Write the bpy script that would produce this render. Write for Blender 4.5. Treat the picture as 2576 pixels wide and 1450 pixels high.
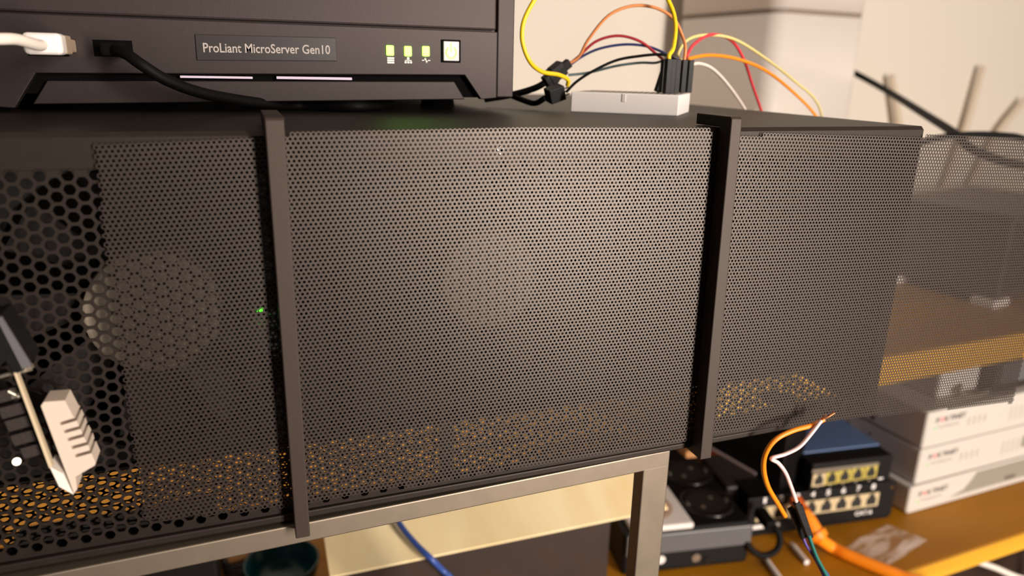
import bpy, bmesh, math, random
import numpy as np
from mathutils import Matrix, Vector
random.seed(7)
for o in list(bpy.data.objects): bpy.data.objects.remove(o)
sc = bpy.context.scene
COL = sc.collection
S = 0.001                      # all coordinates below are millimetres

# ------------------------------------------------------------------ camera, world, light, exposure
cam_d = bpy.data.cameras.new('camera'); cam = bpy.data.objects.new('camera', cam_d); COL.objects.link(cam)
cam.matrix_world = Matrix(((0.940554, 0.078016, -0.330564, 0.000000), (-0.338970, 0.276945, -0.899111, -0.215789), (0.021403, 0.957714, 0.286926, 0.018000), (0.000000, 0.000000, 0.000000, 1.000000)))
cam_d.sensor_width = 36.0; cam_d.lens = 36.0*1850.0/2576.0
cam_d.clip_start = 0.005; cam_d.clip_end = 30
cam_d.dof.use_dof = True; cam_d.dof.focus_distance = 0.255; cam_d.dof.aperture_fstop = 10.5
sc.camera = cam

def lin(c):
    return tuple((v/255/12.92 if v/255 <= .04045 else ((v/255+.055)/1.055)**2.4) for v in c)
w = bpy.data.worlds.new('world'); sc.world = w; w.use_nodes = True
w.node_tree.nodes['Background'].inputs[0].default_value = (.86, .90, 1.0, 1)
w.node_tree.nodes['Background'].inputs[1].default_value = 0.06
def area(name, loc, target, size, power, color):
    d = bpy.data.lights.new(name, 'AREA'); d.shape = 'RECTANGLE'; d.size, d.size_y = size; d.energy = power; d.color = color
    o = bpy.data.objects.new(name, d); COL.objects.link(o); o.location = loc
    o.rotation_euler = (Vector(target)-Vector(loc)).to_track_quat('-Z', 'Y').to_euler()
    return o
area('tall_lamp', (0.79, -1.48, 0.02), (0.30, 0.35, -0.17), (0.26, 1.20), 62, (1.0, .885, .775))
sc.view_settings.view_transform = 'Standard'; sc.view_settings.look = 'None'
sc.view_settings.exposure = 0.0; sc.view_settings.gamma = 1.0; sc.view_settings.use_curve_mapping = False

# ------------------------------------------------------------------ materials
MATS = {}
def mat(name, rgb, rough=.5, metal=0., bump=0., bscale=800., vary=0., vscale=60., emit=None, estr=1., spec=.5, tint=(1., 1., 1.), ior=1.5):
    m = bpy.data.materials.new(name); m.use_nodes = True; nt = m.node_tree; b = nt.nodes['Principled BSDF']
    c = lin(rgb)+(1,)
    b.inputs['Base Color'].default_value = c; b.inputs['Roughness'].default_value = rough
    b.inputs['Metallic'].default_value = metal; b.inputs['Specular IOR Level'].default_value = spec
    b.inputs['IOR'].default_value = ior; b.inputs['Specular Tint'].default_value = tint+(1,)
    if emit: b.inputs['Emission Color'].default_value = lin(emit)+(1,); b.inputs['Emission Strength'].default_value = estr
    if bump or vary:
        tc = nt.nodes.new('ShaderNodeTexCoord')
        if vary:
            n = nt.nodes.new('ShaderNodeTexNoise'); n.inputs['Scale'].default_value = vscale; n.inputs['Detail'].default_value = 4
            nt.links.new(tc.outputs['Object'], n.inputs['Vector'])
            mr = nt.nodes.new('ShaderNodeMapRange'); mr.inputs[1].default_value = .3; mr.inputs[2].default_value = .7
            mr.inputs[3].default_value = 1-vary; mr.inputs[4].default_value = 1+vary
            nt.links.new(n.outputs['Fac'], mr.inputs[0])
            mx = nt.nodes.new('ShaderNodeMix'); mx.data_type = 'RGBA'; mx.blend_type = 'MULTIPLY'; mx.inputs[0].default_value = 1
            mx.inputs[6].default_value = c; nt.links.new(mr.outputs[0], mx.inputs[7]); nt.links.new(mx.outputs[2], b.inputs['Base Color'])
        if bump:
            n2 = nt.nodes.new('ShaderNodeTexNoise'); n2.inputs['Scale'].default_value = bscale; n2.inputs['Detail'].default_value = 3
            nt.links.new(tc.outputs['Object'], n2.inputs['Vector'])
            bp = nt.nodes.new('ShaderNodeBump'); bp.inputs['Strength'].default_value = bump; bp.inputs['Distance'].default_value = .0004
            nt.links.new(n2.outputs['Fac'], bp.inputs['Height']); nt.links.new(bp.outputs[0], b.inputs['Normal'])
    MATS[name] = m; return m
def wood(name, c1, c2, rough=.4, axis='X', scale=18., spec=.5):
    m = bpy.data.materials.new(name); m.use_nodes = True; nt = m.node_tree; b = nt.nodes['Principled BSDF']
    tc = nt.nodes.new('ShaderNodeTexCoord'); mp = nt.nodes.new('ShaderNodeMapping')
    mp.inputs['Scale'].default_value = {'X': (.12, 1, 1), 'Y': (1, .12, 1)}[axis]
    nt.links.new(tc.outputs['Object'], mp.inputs['Vector'])
    n = nt.nodes.new('ShaderNodeTexNoise'); n.inputs['Scale'].default_value = scale; n.inputs['Detail'].default_value = 6; n.inputs['Distortion'].default_value = 1.2
    nt.links.new(mp.outputs[0], n.inputs['Vector'])
    cr = nt.nodes.new('ShaderNodeValToRGB'); cr.color_ramp.elements[0].position = .3; cr.color_ramp.elements[1].position = .72
    cr.color_ramp.elements[0].color = lin(c1)+(1,); cr.color_ramp.elements[1].color = lin(c2)+(1,)
    nt.links.new(n.outputs['Fac'], cr.inputs[0]); nt.links.new(cr.outputs[0], b.inputs['Base Color'])
    b.inputs['Roughness'].default_value = rough; b.inputs['Specular IOR Level'].default_value = spec
    MATS[name] = m; return m
case_m  = mat('case_black', (27, 21, 18), .50, spec=.32, tint=(1., .88, .80), bump=.08, bscale=2500, vary=.12, vscale=300)
mesh_m  = mat('mesh_black', (32, 24, 21), .425, spec=.70, tint=(1., .87, .79), vary=.10, vscale=500)
clip_m  = mat('clip_black', (44, 35, 32), .52, spec=.45, tint=(1., .88, .80), bump=.07, bscale=2000)
inner_m = mat('inner_black', (17, 15, 14), .65, spec=.3)
server_m= mat('server_black', (38, 30, 30), .52, spec=.42, tint=(1., .88, .86), bump=.07, bscale=2600, vary=.08, vscale=400)
server_d= mat('server_dark', (6, 5, 5), .9, spec=.1)
badge_m = mat('badge_black', (40, 34, 34), .35)
print_w = mat('print_white', (228, 222, 218), .6)
print_g = mat('print_grey', (165, 155, 150), .6)
led_m   = mat('led_green', (120, 230, 60), .4, emit=(150, 255, 60), estr=7.0)
sym_m   = mat('symbol_green', (120, 230, 90), .4, emit=(130, 255, 90), estr=3.0)
led_s   = mat('led_small_green', (80, 230, 40), .4, emit=(60, 255, 30), estr=5.0)
btn_m   = mat('button_grey', (190, 182, 185), .3)
reflect_m   = mat('reflection_lilac', (215, 200, 222), .25)  # pale lilac stands in for a reflection in the server groove
white_m = mat('white_plastic', (226, 218, 214), .45)
white_c = mat('white_cable_sheath', (226, 216, 206), .5)
wall_m  = mat('wall_paint', (216, 209, 199), .9, bump=.1, bscale=120)
ceil_m  = mat('ceiling_paint', (235, 230, 222), .9, bump=.08, bscale=140)
floor_m = wood('floor_wood', (70, 48, 32), (96, 68, 46), .5, 'X', 9)
steel_m = mat('brushed_steel', (128, 117, 104), .5, metal=.85, vary=.06, vscale=120)
pine_m  = wood('pale_pine', (238, 212, 160), (250, 232, 188), .5, 'Y', 22)
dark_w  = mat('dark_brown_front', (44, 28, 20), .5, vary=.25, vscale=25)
desk_m  = wood('honey_wood', (142, 90, 4), (174, 117, 14), .55, 'X', 11, spec=.25)
edge_lit_m  = wood('honey_edge_lit', (200, 142, 34), (222, 168, 52), .45, 'X', 16)  # brighter than the tops: light on the front edges put into the colour
blk     = mat('black_plastic', (12, 11, 12), .5, spec=.25, bump=.15, bscale=900)
blk_g   = mat('black_gloss', (20, 18, 18), .25)
blk_b   = mat('black_brown_plastic', (44, 36, 33), .5, bump=.2, bscale=900)
blk_c   = mat('black_cable_sheath', (9, 8, 8), .6, spec=.12)
grey_p  = mat('grey_front', (92, 90, 92), .4)
blue_m  = mat('blue_metal', (84, 108, 148), .45)
port_m  = mat('port_cream', (196, 176, 140), .45)
port_y  = mat('port_yellow', (196, 178, 92), .4, metal=.3)
port_d  = mat('port_dark', (24, 22, 18), .6)
fw_m    = mat('firewall_white', (196, 189, 182), .45)
fw_g    = mat('firewall_grey', (138, 133, 122), .5)
fw_lift    = mat('firewall_side_lifted', (236, 230, 218), .5)  # paler than the shell, to lift the shaded left sides
red_p   = mat('print_red', (214, 84, 88), .6)
drk_p   = mat('print_dark', (52, 44, 44), .6)
green_p = mat('print_green', (150, 200, 140), .6)
seam_m  = mat('seam_grey', (140, 126, 116), .6)
appl_m  = mat('appliance_white', (216, 208, 202), .5)
ant_m   = mat('antenna_beige', (202, 188, 170), .6)
pin_m   = mat('pin_metal', (214, 206, 190), .3, metal=.9)
copper_m= mat('copper', (214, 132, 80), .35, metal=.8)
teal_m  = mat('teal_ceramic', (10, 58, 62), .25)
tan_m   = mat('tan_cork', (168, 118, 66), .7, vary=.2, vscale=200)
pcb_m   = mat('circuit_board', (196, 178, 150), .5)
orange_w= mat('orange_sheath', (246, 138, 20), .4)
orange_b= mat('orange_box_card', (206, 92, 24), .6)
yellow_w= mat('yellow_sheath', (238, 200, 20), .4)
pale_y  = mat('pale_yellow_sheath', (208, 194, 128), .4)
red_w   = mat('red_sheath', (214, 56, 70), .4)
dred_w  = mat('dark_red_sheath', (176, 48, 58), .4)
brown_w = mat('copper_orange_sheath', (222, 140, 84), .4)
blue_w  = mat('blue_sheath', (56, 66, 120), .4)
bblue_w = mat('bright_blue_sheath', (52, 78, 150), .4)
teal_w  = mat('grey_teal_sheath', (86, 110, 116), .4)
lilac_w = mat('lilac_white_sheath', (230, 206, 206), .4)
purple_w= mat('purple_sheath', (86, 62, 140), .4)
green_w = mat('teal_green_sheath', (16, 104, 96), .4)
chrome  = mat('chrome', (225, 222, 218), .15, metal=1.)
fan_m   = mat('fan_hub_grey', (150, 137, 122), .5)
blade_m = mat('fan_blade', (40, 37, 36), .5)
bag_m = bpy.data.materials.new('clear_film'); bag_m.use_nodes = True
_n = bag_m.node_tree; _b = _n.nodes['Principled BSDF']; _b.inputs['Base Color'].default_value = (.9, .88, .86, 1); _b.inputs['Roughness'].default_value = .18
_b.inputs['Alpha'].default_value = .2

# ------------------------------------------------------------------ helpers
class MB:
    def __init__(s): s.v = []; s.f = []; s.sm = set()
    def add(s, vs, fs, smooth=False):
        b = len(s.v); s.v += [tuple(p) for p in vs]
        for f in fs:
            if smooth: s.sm.add(len(s.f))
            s.f.append(tuple(i+b for i in f))
        return s
    def box(s, x0, x1, y0, y1, z0, z1):
        return s.add([(x0,y0,z0),(x1,y0,z0),(x1,y1,z0),(x0,y1,z0),(x0,y0,z1),(x1,y0,z1),(x1,y1,z1),(x0,y1,z1)],
              [(0,3,2,1),(4,5,6,7),(0,1,5,4),(1,2,6,5),(2,3,7,6),(3,0,4,7)])
    def hexa(s, p):            # eight free corners, same order as box
        return s.add(p, [(0,3,2,1),(4,5,6,7),(0,1,5,4),(1,2,6,5),(2,3,7,6),(3,0,4,7)])
    def obox(s, c, ax, az, sx, sy, sz):   # box around centre c, x axis ax, z axis az
        ax = Vector(ax).normalized(); az = Vector(az); az = (az-ax*az.dot(ax)).normalized(); ay = az.cross(ax); c = Vector(c)
        pts = [c+ax*(i*sx/2)+ay*(j*sy/2)+az*(k*sz/2) for i, j, k in [(-1,-1,-1),(1,-1,-1),(1,1,-1),(-1,1,-1),(-1,-1,1),(1,-1,1),(1,1,1),(-1,1,1)]]
        return s.hexa(pts)
    def prism(s, poly, y0, y1):          # polygon in XZ (counter-clockwise seen from -Y) extruded along Y
        n = len(poly); vs = [(x, y0, z) for x, z in poly]+[(x, y1, z) for x, z in poly]
        return s.add(vs, [tuple(range(n)), tuple(range(2*n-1, n-1, -1))]+[(i, i+n, (i+1) % n+n, (i+1) % n) for i in range(n)])
    def prismz(s, poly, z0, z1):         # polygon in XY extruded along Z
        n = len(poly); vs = [(x, y, z0) for x, y in poly]+[(x, y, z1) for x, y in poly]
        return s.add(vs, [tuple(range(n-1, -1, -1)), tuple(range(n, 2*n))]+[(i, (i+1) % n, (i+1) % n+n, i+n) for i in range(n)])
    def cyl(s, a, b, r0, r1=None, n=16, caps=True):
        a = Vector(a); b = Vector(b); r1 = r0 if r1 is None else r1; d = (b-a).normalized()
        u = d.orthogonal().normalized(); v = d.cross(u)
        vs = [a+(u*math.cos(t)+v*math.sin(t))*r0 for t in [2*math.pi*i/n for i in range(n)]]+[b+(u*math.cos(t)+v*math.sin(t))*r1 for t in [2*math.pi*i/n for i in range(n)]]
        s.add(vs, [(i, (i+1) % n, (i+1) % n+n, i+n) for i in range(n)], True)
        if caps: s.add(vs, [tuple(range(n-1, -1, -1)), tuple(range(n, 2*n))])
        return s
    def lathe(s, c, prof, n=32):         # profile (r,z) around the vertical through c
        vs = []
        for r, z in prof: vs += [(c[0]+r*math.cos(2*math.pi*i/n), c[1]+r*math.sin(2*math.pi*i/n), c[2]+z) for i in range(n)]
        s.add(vs, [(k*n+i, k*n+(i+1) % n, (k+1)*n+(i+1) % n, (k+1)*n+i) for k in range(len(prof)-1) for i in range(n)], True)
        return s
    def tube(s, pts, r, n=10, sub=8, r1=None):
        P = [Vector(p) for p in pts]; Q = []
        if len(P) > 2:
            E = [P[0]*2-P[1]]+P+[P[-1]*2-P[-2]]
            for i in range(1, len(E)-2):
                for k in range(sub):
                    t = k/sub; a, b, c, d = E[i-1], E[i], E[i+1], E[i+2]
                    Q.append(.5*((2*b)+(c-a)*t+(2*a-5*b+4*c-d)*t*t+(3*b-a-3*c+d)*t**3))
            Q.append(P[-1])
        else: Q = P
        u = None; vs = []
        for i, p in enumerate(Q):
            d = (Q[min(i+1, len(Q)-1)]-Q[max(i-1, 0)]).normalized()
            u = d.orthogonal().normalized() if u is None else (u-d*u.dot(d)).normalized()
            v = d.cross(u); rr = r if r1 is None else r+(r1-r)*i/(len(Q)-1)
            vs += [p+(u*math.cos(2*math.pi*k/n)+v*math.sin(2*math.pi*k/n))*rr for k in range(n)]
        m = len(Q)
        s.add(vs, [(i*n+k, i*n+(k+1) % n, (i+1)*n+(k+1) % n, (i+1)*n+k) for i in range(m-1) for k in range(n)], True)
        s.add(vs, [tuple(range(n-1, -1, -1)), tuple(range((m-1)*n, m*n))])
        return s

INV = {}
def obj(name, mb, m, parent=None, bevel=0., seg=2, local=False, label=None, kind=None):
    me = bpy.data.meshes.new(name)
    vs = np.array(mb.v, dtype=float).reshape(-1, 3)*S
    if parent is not None and not local:
        M = np.array(INV[parent.name]); vs = vs@M[:3, :3].T+M[:3, 3]
    me.from_pydata(vs.tolist(), [], mb.f)
    if mb.sm:
        me.polygons.foreach_set('use_smooth', [i in mb.sm for i in range(len(mb.f))])
    bm = bmesh.new(); bm.from_mesh(me)
    bmesh.ops.recalc_face_normals(bm, faces=bm.faces)
    if bevel:
        bmesh.ops.remove_doubles(bm, verts=bm.verts, dist=1e-7)
        es = [e for e in bm.edges if len(e.link_faces) == 2 and e.calc_face_angle(0) > .6]
        bmesh.ops.bevel(bm, geom=es, offset=bevel*S, segments=seg, profile=.5, affect='EDGES', clamp_overlap=True)
    bm.to_mesh(me); bm.free()
    me.materials.append(m)
    o = bpy.data.objects.new(name, me); COL.objects.link(o)
    if parent is not None: o.parent = parent; INV[o.name] = INV[parent.name]
    else: INV[o.name] = np.eye(4)
    if label: o['label'] = label
    if kind: o['kind'] = kind
    return o
def tag(o, label, cat, group=None):
    o['label'] = label; o['category'] = cat
    if group: o['group'] = group
    return o
def thing(name, label, cat, loc=(0, 0, 0), rz=0., group=None):
    o = bpy.data.objects.new(name, None); COL.objects.link(o); o.empty_display_size = .01
    o.location = Vector(loc)*S; o.rotation_euler = (0, 0, math.radians(rz))
    M = Matrix.Translation(Vector(loc)*S) @ Matrix.Rotation(math.radians(rz), 4, 'Z')
    INV[o.name] = np.array(M.inverted())
    return tag(o, label, cat, group)
def struct(name, mb, m):
    return obj(name, mb, m, kind='structure')
def text(name, s, size, m, parent, origin, ux, uz, depth=.15, width=None, label=None, bold=0.):
    """flat print: text in the plane of ux (reading direction) and uz (up), left baseline at origin, mm; parent frame handled"""
    cu = bpy.data.curves.new(name, 'FONT'); cu.body = s; cu.size = 1; cu.offset = bold; cu.resolution_u = 3
    t = bpy.data.objects.new(name, cu); COL.objects.link(t)
    me = bpy.data.meshes.new_from_object(t.evaluated_get(bpy.context.evaluated_depsgraph_get()))
    bpy.data.objects.remove(t)
    n = len(me.vertices); co = np.empty(n*3); me.vertices.foreach_get('co', co); co = co.reshape(-1, 3)
    w0 = co[:, 0].max()-co[:, 0].min(); k = size; kx = (width/w0) if width else size
    ux = np.array(Vector(ux).normalized()); uz = np.array(Vector(uz).normalized())
    p = np.array(origin)+np.outer((co[:, 0]-co[:, 0].min())*kx, ux)+np.outer(co[:, 1]*k, uz)
    p = p*S
    M = np.array(INV[parent.name]); p = p@M[:3, :3].T+M[:3, 3]
    me.vertices.foreach_set('co', p.ravel()); me.update(); me.materials.clear(); me.materials.append(m)
    o = bpy.data.objects.new(name, me); COL.objects.link(o); o.parent = parent; INV[o.name] = INV[parent.name]
    if label: o['label'] = label
    return o
def rot(p, c, deg):
    a = math.radians(deg); x, y = p[0]-c[0], p[1]-c[1]
    return (c[0]+x*math.cos(a)-y*math.sin(a), c[1]+x*math.sin(a)+y*math.cos(a))
def copy_part(o, parent, name=None):
    c = o.copy(); COL.objects.link(c); c.parent = parent; INV[c.name] = INV[parent.name]
    if name: c.name = name
    return c

def perforated(cells, verts_outer, verts_hole, y0, y1):
    """one connected sheet with real holes: cells (N,2) of x,z; outer ring (k,2), hole ring (k,2); plate from y0 (front) to y1"""
    N = len(cells); k = len(verts_outer)
    c = np.asarray(cells)[:, None, :]
    O = c+verts_outer[None]; H = c+verts_hole[None]
    def lift(a, y): return np.concatenate([a[..., :1], np.full(a.shape[:-1]+(1,), y), a[..., 1:]], -1)
    V = np.concatenate([lift(O, y0), lift(H, y0), lift(H, y1)], 1).reshape(-1, 3)
    i = np.arange(k); j = (i+1) % k
    q = np.concatenate([np.stack([i, j, j+k, i+k], 1), np.stack([i+k, j+k, j+2*k, i+2*k], 1)])
    F = (np.arange(N)[:, None, None]*3*k+q[None]).reshape(-1, 4)
    return V, F
def np_obj(name, V, F, m, parent=None):
    me = bpy.data.meshes.new(name); V = V*S
    if parent is not None:
        M = np.array(INV[parent.name]); V = V@M[:3, :3].T+M[:3, 3]
    me.vertices.add(len(V)); me.vertices.foreach_set('co', V.ravel())
    me.loops.add(F.size); me.loops.foreach_set('vertex_index', F.ravel().astype(np.int32))
    me.polygons.add(len(F)); me.polygons.foreach_set('loop_start', np.arange(0, F.size, 4, dtype=np.int32))
    me.polygons.foreach_set('use_smooth', np.zeros(len(F), dtype=bool))
    me.update(calc_edges=True); me.validate(); me.materials.append(m)
    o = bpy.data.objects.new(name, me); COL.objects.link(o)
    if parent is not None: o.parent = parent; INV[o.name] = INV[parent.name]
    else: INV[o.name] = np.eye(4)
    return o
def ring(n, r, phase=0.):
    t = phase+2*np.pi*np.arange(n)/n; return np.stack([r*np.cos(t), r*np.sin(t)], 1)
def hexring(a, n=12, phase=0.):      # hexagon of circumradius a sampled with corners and edge middles
    h = ring(6, a, phase); o = []
    for i in range(6): o += [h[i], (h[i]+h[(i+1) % 6])/2]
    return np.array(o)

def ring_pts(a): return [(a*math.cos(math.pi*i/3), a*math.sin(math.pi*i/3)) for i in range(6)]

# ------------------------------------------------------------------ room
YAW = 3.0
def yawed(x0, x1, y0, y1, z0, z1, c=(620., 250.), deg=YAW):
    p = [rot(q, c, deg) for q in [(x0, y0), (x1, y0), (x1, y1), (x0, y1)]]
    return MB().hexa([(a[0], a[1], z0) for a in p]+[(a[0], a[1], z1) for a in p])
struct('wall_back', yawed(-1800, 2600, 834, 934, -1150, 1300), wall_m)
struct('wall_right', yawed(2500, 2600, -2600, 834, -1150, 1300), wall_m)
struct('floor', yawed(-1800, 2600, -2600, 934, -1200, -1150), floor_m)
struct('ceiling', yawed(-1800, 2600, -2600, 934, 1300, 1350), ceil_m)

# ------------------------------------------------------------------ desk, shelf, cabinet under the desk
dk = thing('desk', 'honey wood desk top carrying the switches and firewall boxes', 'desk', (620, 250, -436), YAW)
dm = MB(); dm.box(-1500, 1100, -50, 560, 0, 20); obj('desk_top', dm, desk_m, dk, bevel=1.2, local=True)
em = MB(); em.box(-1500, 1100, -52.2, -50.1, .6, 19.6); obj('edge_band', em, edge_lit_m, dk, local=True, label='front edge band of the desk, light put into its brighter yellow')
lm = MB()
for i, (x, y) in enumerate([(-1450, 500), (1040, 500), (-1450, -20), (1040, -20)]):
    l = MB(); l.box(x, x+45, y, y+45, -714, 0); obj('leg', l, desk_m, dk, bevel=1, local=True)
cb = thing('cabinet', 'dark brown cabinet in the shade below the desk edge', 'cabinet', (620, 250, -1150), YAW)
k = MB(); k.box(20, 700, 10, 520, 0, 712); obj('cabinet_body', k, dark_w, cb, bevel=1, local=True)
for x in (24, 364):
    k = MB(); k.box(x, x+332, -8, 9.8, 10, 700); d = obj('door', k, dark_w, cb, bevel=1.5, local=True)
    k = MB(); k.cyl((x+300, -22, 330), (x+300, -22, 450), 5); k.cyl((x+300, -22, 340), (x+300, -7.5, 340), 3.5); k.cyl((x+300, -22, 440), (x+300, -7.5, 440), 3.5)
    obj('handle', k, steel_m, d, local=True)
tag(obj('white_cable', MB().tube([(678.38, 232.00, -461.43), (702.17, 222.00, -469.58), (743.87, 214.00, -488.62), (790,200,-490), (800,210,-640)], 3.2), white_c), 'white cable hanging in the dark below the desk edge', 'cable')
sh = thing('wall_shelf', 'honey wood wall shelf seen through the mesh above the firewall stack', 'shelf', (620, 250, -248), YAW)
k = MB(); k.box(-290, 1000, -3, 583, 0, 28); obj('shelf_board', k, desk_m, sh, bevel=1.2, local=True)
k = MB(); k.box(-290, 1000, -5.2, -3.1, .6, 27.4); obj('edge_band', k, edge_lit_m, sh, local=True, label='front edge band of the shelf, light put into its brighter colour')
for x in (-100, 420, 900):
    k = MB(); k.prism([(x, 0), (x, -6), (x+30, -6), (x+30, 0)], 200, 583); k.prism([(x+12, -6), (x+18, -6), (x+18, -90), (x+12, -90)], 560, 583)
    obj('bracket', k, steel_m, sh, local=True)

# ------------------------------------------------------------------ computer case with honeycomb front
XL, XR, DEP = -172.0, 245.3, 300.0
def zb(x): return -122.2+.006*x
case = thing('computer_case', 'long low black computer case with honeycomb vented front on steel stand', 'computer case', (40, 150, -122))
k = MB(); k.hexa([(XL,2.6,-2.6),(XR,2.6,-2.6),(XR,DEP,-2.6),(XL,DEP,-2.6),(XL,2.6,0),(XR,2.6,0),(XR,DEP,0),(XL,DEP,0)])
k.add([(XL,0,-9.25),(XR,0,-9.25),(XR,0,-1.3),(XL,0,-1.3),(XL,1.3,0),(XR,1.3,0),(XR,2.61,0),(XL,2.61,0),(XL,2.61,-9.25),(XR,2.61,-9.25)],
      [(0,1,2,3),(3,2,5,4),(4,5,6,7),(7,6,9,8),(8,9,1,0),(0,3,4,7,8),(1,9,6,5,2)])
obj('top_panel', k, case_m, case)
# honeycomb front: flat-topped columns 3.12 mm apart, holes 3.6 mm apart
px, pz = 3.118, 3.6
cells = []
n = 0
for i in range(-60, 90):
    x = -36.3+px*i
    if x < XL+4 or x > XR-5: continue
    for j in range(30):
        z = -10.9-pz*j-(pz/2 if i % 2 else 0)
        if z < zb(x)+4.6: continue
        cells.append((x, z-.010*0))
V, F = perforated(cells, hexring(pz/math.sqrt(3)), hexring(1.58)*.5+ring(12, 1.45)*.5, 0.0, .6)
have = set((round(x, 2), round(z, 2)) for x, z in cells); fill = MB(); fill_top = MB()
for i in range(-60, 90):
    x = -36.3+px*i
    if x < XL+4 or x > XR-5: continue
    col = [z for cx_, z in cells if abs(cx_-x) < .01]
    for z in (min(col)-pz, min(col)-2*pz, max(col)+pz):
        if zb(x)+.5 < z < -7.5: (fill_top if z > -30 else fill).add([(x+p[0], 0, min(-9.45, max(z+p[1], zb(x)+.6))) for p in ring_pts(pz/math.sqrt(3))], [(0,1,2,3,4,5)])
obj('grille_border', fill, case_m, case); obj('grille_border', fill_top, case_m, case)
obj_front = np_obj('front_grille', V, F, case_m, case); obj_front['label'] = 'honeycomb perforated front grille'
k = MB()   # solid lip and end strips around the honeycomb
lipx = [XL]+[-36.3+px*i for i in range(-43, 90, 1) if XL+4 <= -36.3+px*i <= XR-5]+[XR]
k.hexa([(XL,-2.2,zb(XL)),(XR,-.2,zb(XR)),(XR,3,zb(XR)),(XL,3,zb(XL)),(XL,-2.2,zb(XL)+2.6),(XR,-.2,zb(XR)+2.4),(XR,3,zb(XR)+2.4),(XL,3,zb(XL)+2.6)])
obj('front_lip', k, case_m, case, bevel=.5)
k = MB(); k.hexa([(XL,-.02,zb(XL)+2.4),(XR,-.02,zb(XR)+2.3),(XR,.9,zb(XR)+2.3),(XL,.9,zb(XL)+2.4),(XL,-.02,zb(XL)+3.6),(XR,-.02,zb(XR)+3.6),(XR,.9,zb(XR)+3.6),(XL,.9,zb(XL)+3.6)])
k.box(XL, XL+4, 0, 1.2, -119, -9); k.box(XR-5.5, XR, 0, 1.2, -119, -9); k.box(XL, XR, .3, 1.2, -9.4, -9)
obj('front_border', k, case_m, case)
k = MB(); k.box(XR-1.2, XR, 1.2, DEP, -120, -2.6); obj('side_panel', k, case_m, case)
k = MB(); k.box(XL, XL+1.2, 1.2, DEP, -122, -2.6); obj('side_panel', k, case_m, case)
k = MB(); k.box(XL+1.2, XR-1.2, DEP-1.2, DEP, -121, -2.6); obj('back_panel', k, case_m, case)
k = MB(); k.box(XL+1.2, XR-1.2, 46, DEP-1.2, -121, -119.8); obj('bottom_panel', k, inner_m, case)
cells = [(XL+6+px*i, -(9+pz*j+(pz/2 if i % 2 else 0))) for i in range(131) for j in range(10)]
V, F = perforated(cells, hexring(pz/math.sqrt(3)), ring(12, 1.46), 0., .2)
V2 = np.stack([V[:, 0], -V[:, 2], -120.0-V[:, 1]], 1)
bg = np_obj('bottom_grille', V2, F, inner_m, case); bg['label'] = 'perforated strip of the case floor'
k = MB(); k.box(XL+1.2, XR-1.2, 1.2, 7.2, -121, -120); obj('bottom_rail', k, inner_m, case)
def fan(cx, cz, y, hubr, R):
    f = thing_fan = MB(); n = 40
    fr = MB()
    a = [(cx+R*math.cos(2*math.pi*i/n), cz+R*math.sin(2*math.pi*i/n)) for i in range(n)]
    sq = [(cx+max(-1,min(1,1.5*math.cos(2*math.pi*i/n)))*(R+4), cz+max(-1,min(1,1.5*math.sin(2*math.pi*i/n)))*(R+4)) for i in range(n)]
    vs = [(p[0], y+4, p[1]) for p in sq]+[(p[0], y+4, p[1]) for p in a]+[(p[0], y+24, p[1]) for p in a]
    fr.add(vs, [(i, (i+1) % n, n+(i+1) % n, n+i) for i in range(n)]+[(n+i, n+(i+1) % n, 2*n+(i+1) % n, 2*n+i) for i in range(n)])
    root = obj('fan', fr, inner_m, case)
    h = MB(); h.cyl((cx, y, cz), (cx, y+20, cz), hubr, n=40); obj('hub', h, fan_m, root, bevel=1.0, label='light grey round fan hub')
    b0 = None
    for i in range(9):
        t = 2*math.pi*i/9; b = MB(); pts = []
        for s_ in (0, 1):
            for r_, dt in ((hubr-1, 0), (R-2, .18), (R-2, .62), (hubr-1, .5)):
                pts.append((cx+r_*math.cos(t+dt), y+6+(0 if dt < .3 else 10)+s_*1.2, cz+r_*math.sin(t+dt)))
        b.add(pts, [(0,1,2,3),(7,6,5,4),(0,4,5,1),(1,5,6,2),(2,6,7,3),(3,7,4,0)])
        obj('blade', b, blade_m, root)
    return root
fan(-28.2, -53.5, 12, 18.6, 45)
fan(76.0, -51.5, 12, 17.0, 43)
k = MB(); k.cyl((74.6,-.55,-6.3), (74.6,3,-6.3), 1.25); k.cyl((74.6,-.55,-6.3), (74.6,-.5,-6.3), .6)
obj('screw', k, chrome, case, label='bright screw head behind the mesh')
k = MB(); k.cyl((1.59, 3.20, -52.58), (1.61, 5.20, -53.23), 1.15); k.cyl((1.59, 2.60, -52.39), (1.59, 3.20, -52.58), .9)
obj('status_light', k, led_s, case, label='tiny green status light behind the mesh')
for x in (XL+18, XR-30):
    for y in (25, DEP-40):
        k = MB(); k.cyl((x, y, zb(x)-0.2), (x, y, -120), 7); obj('foot', k, inner_m, case)

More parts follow.
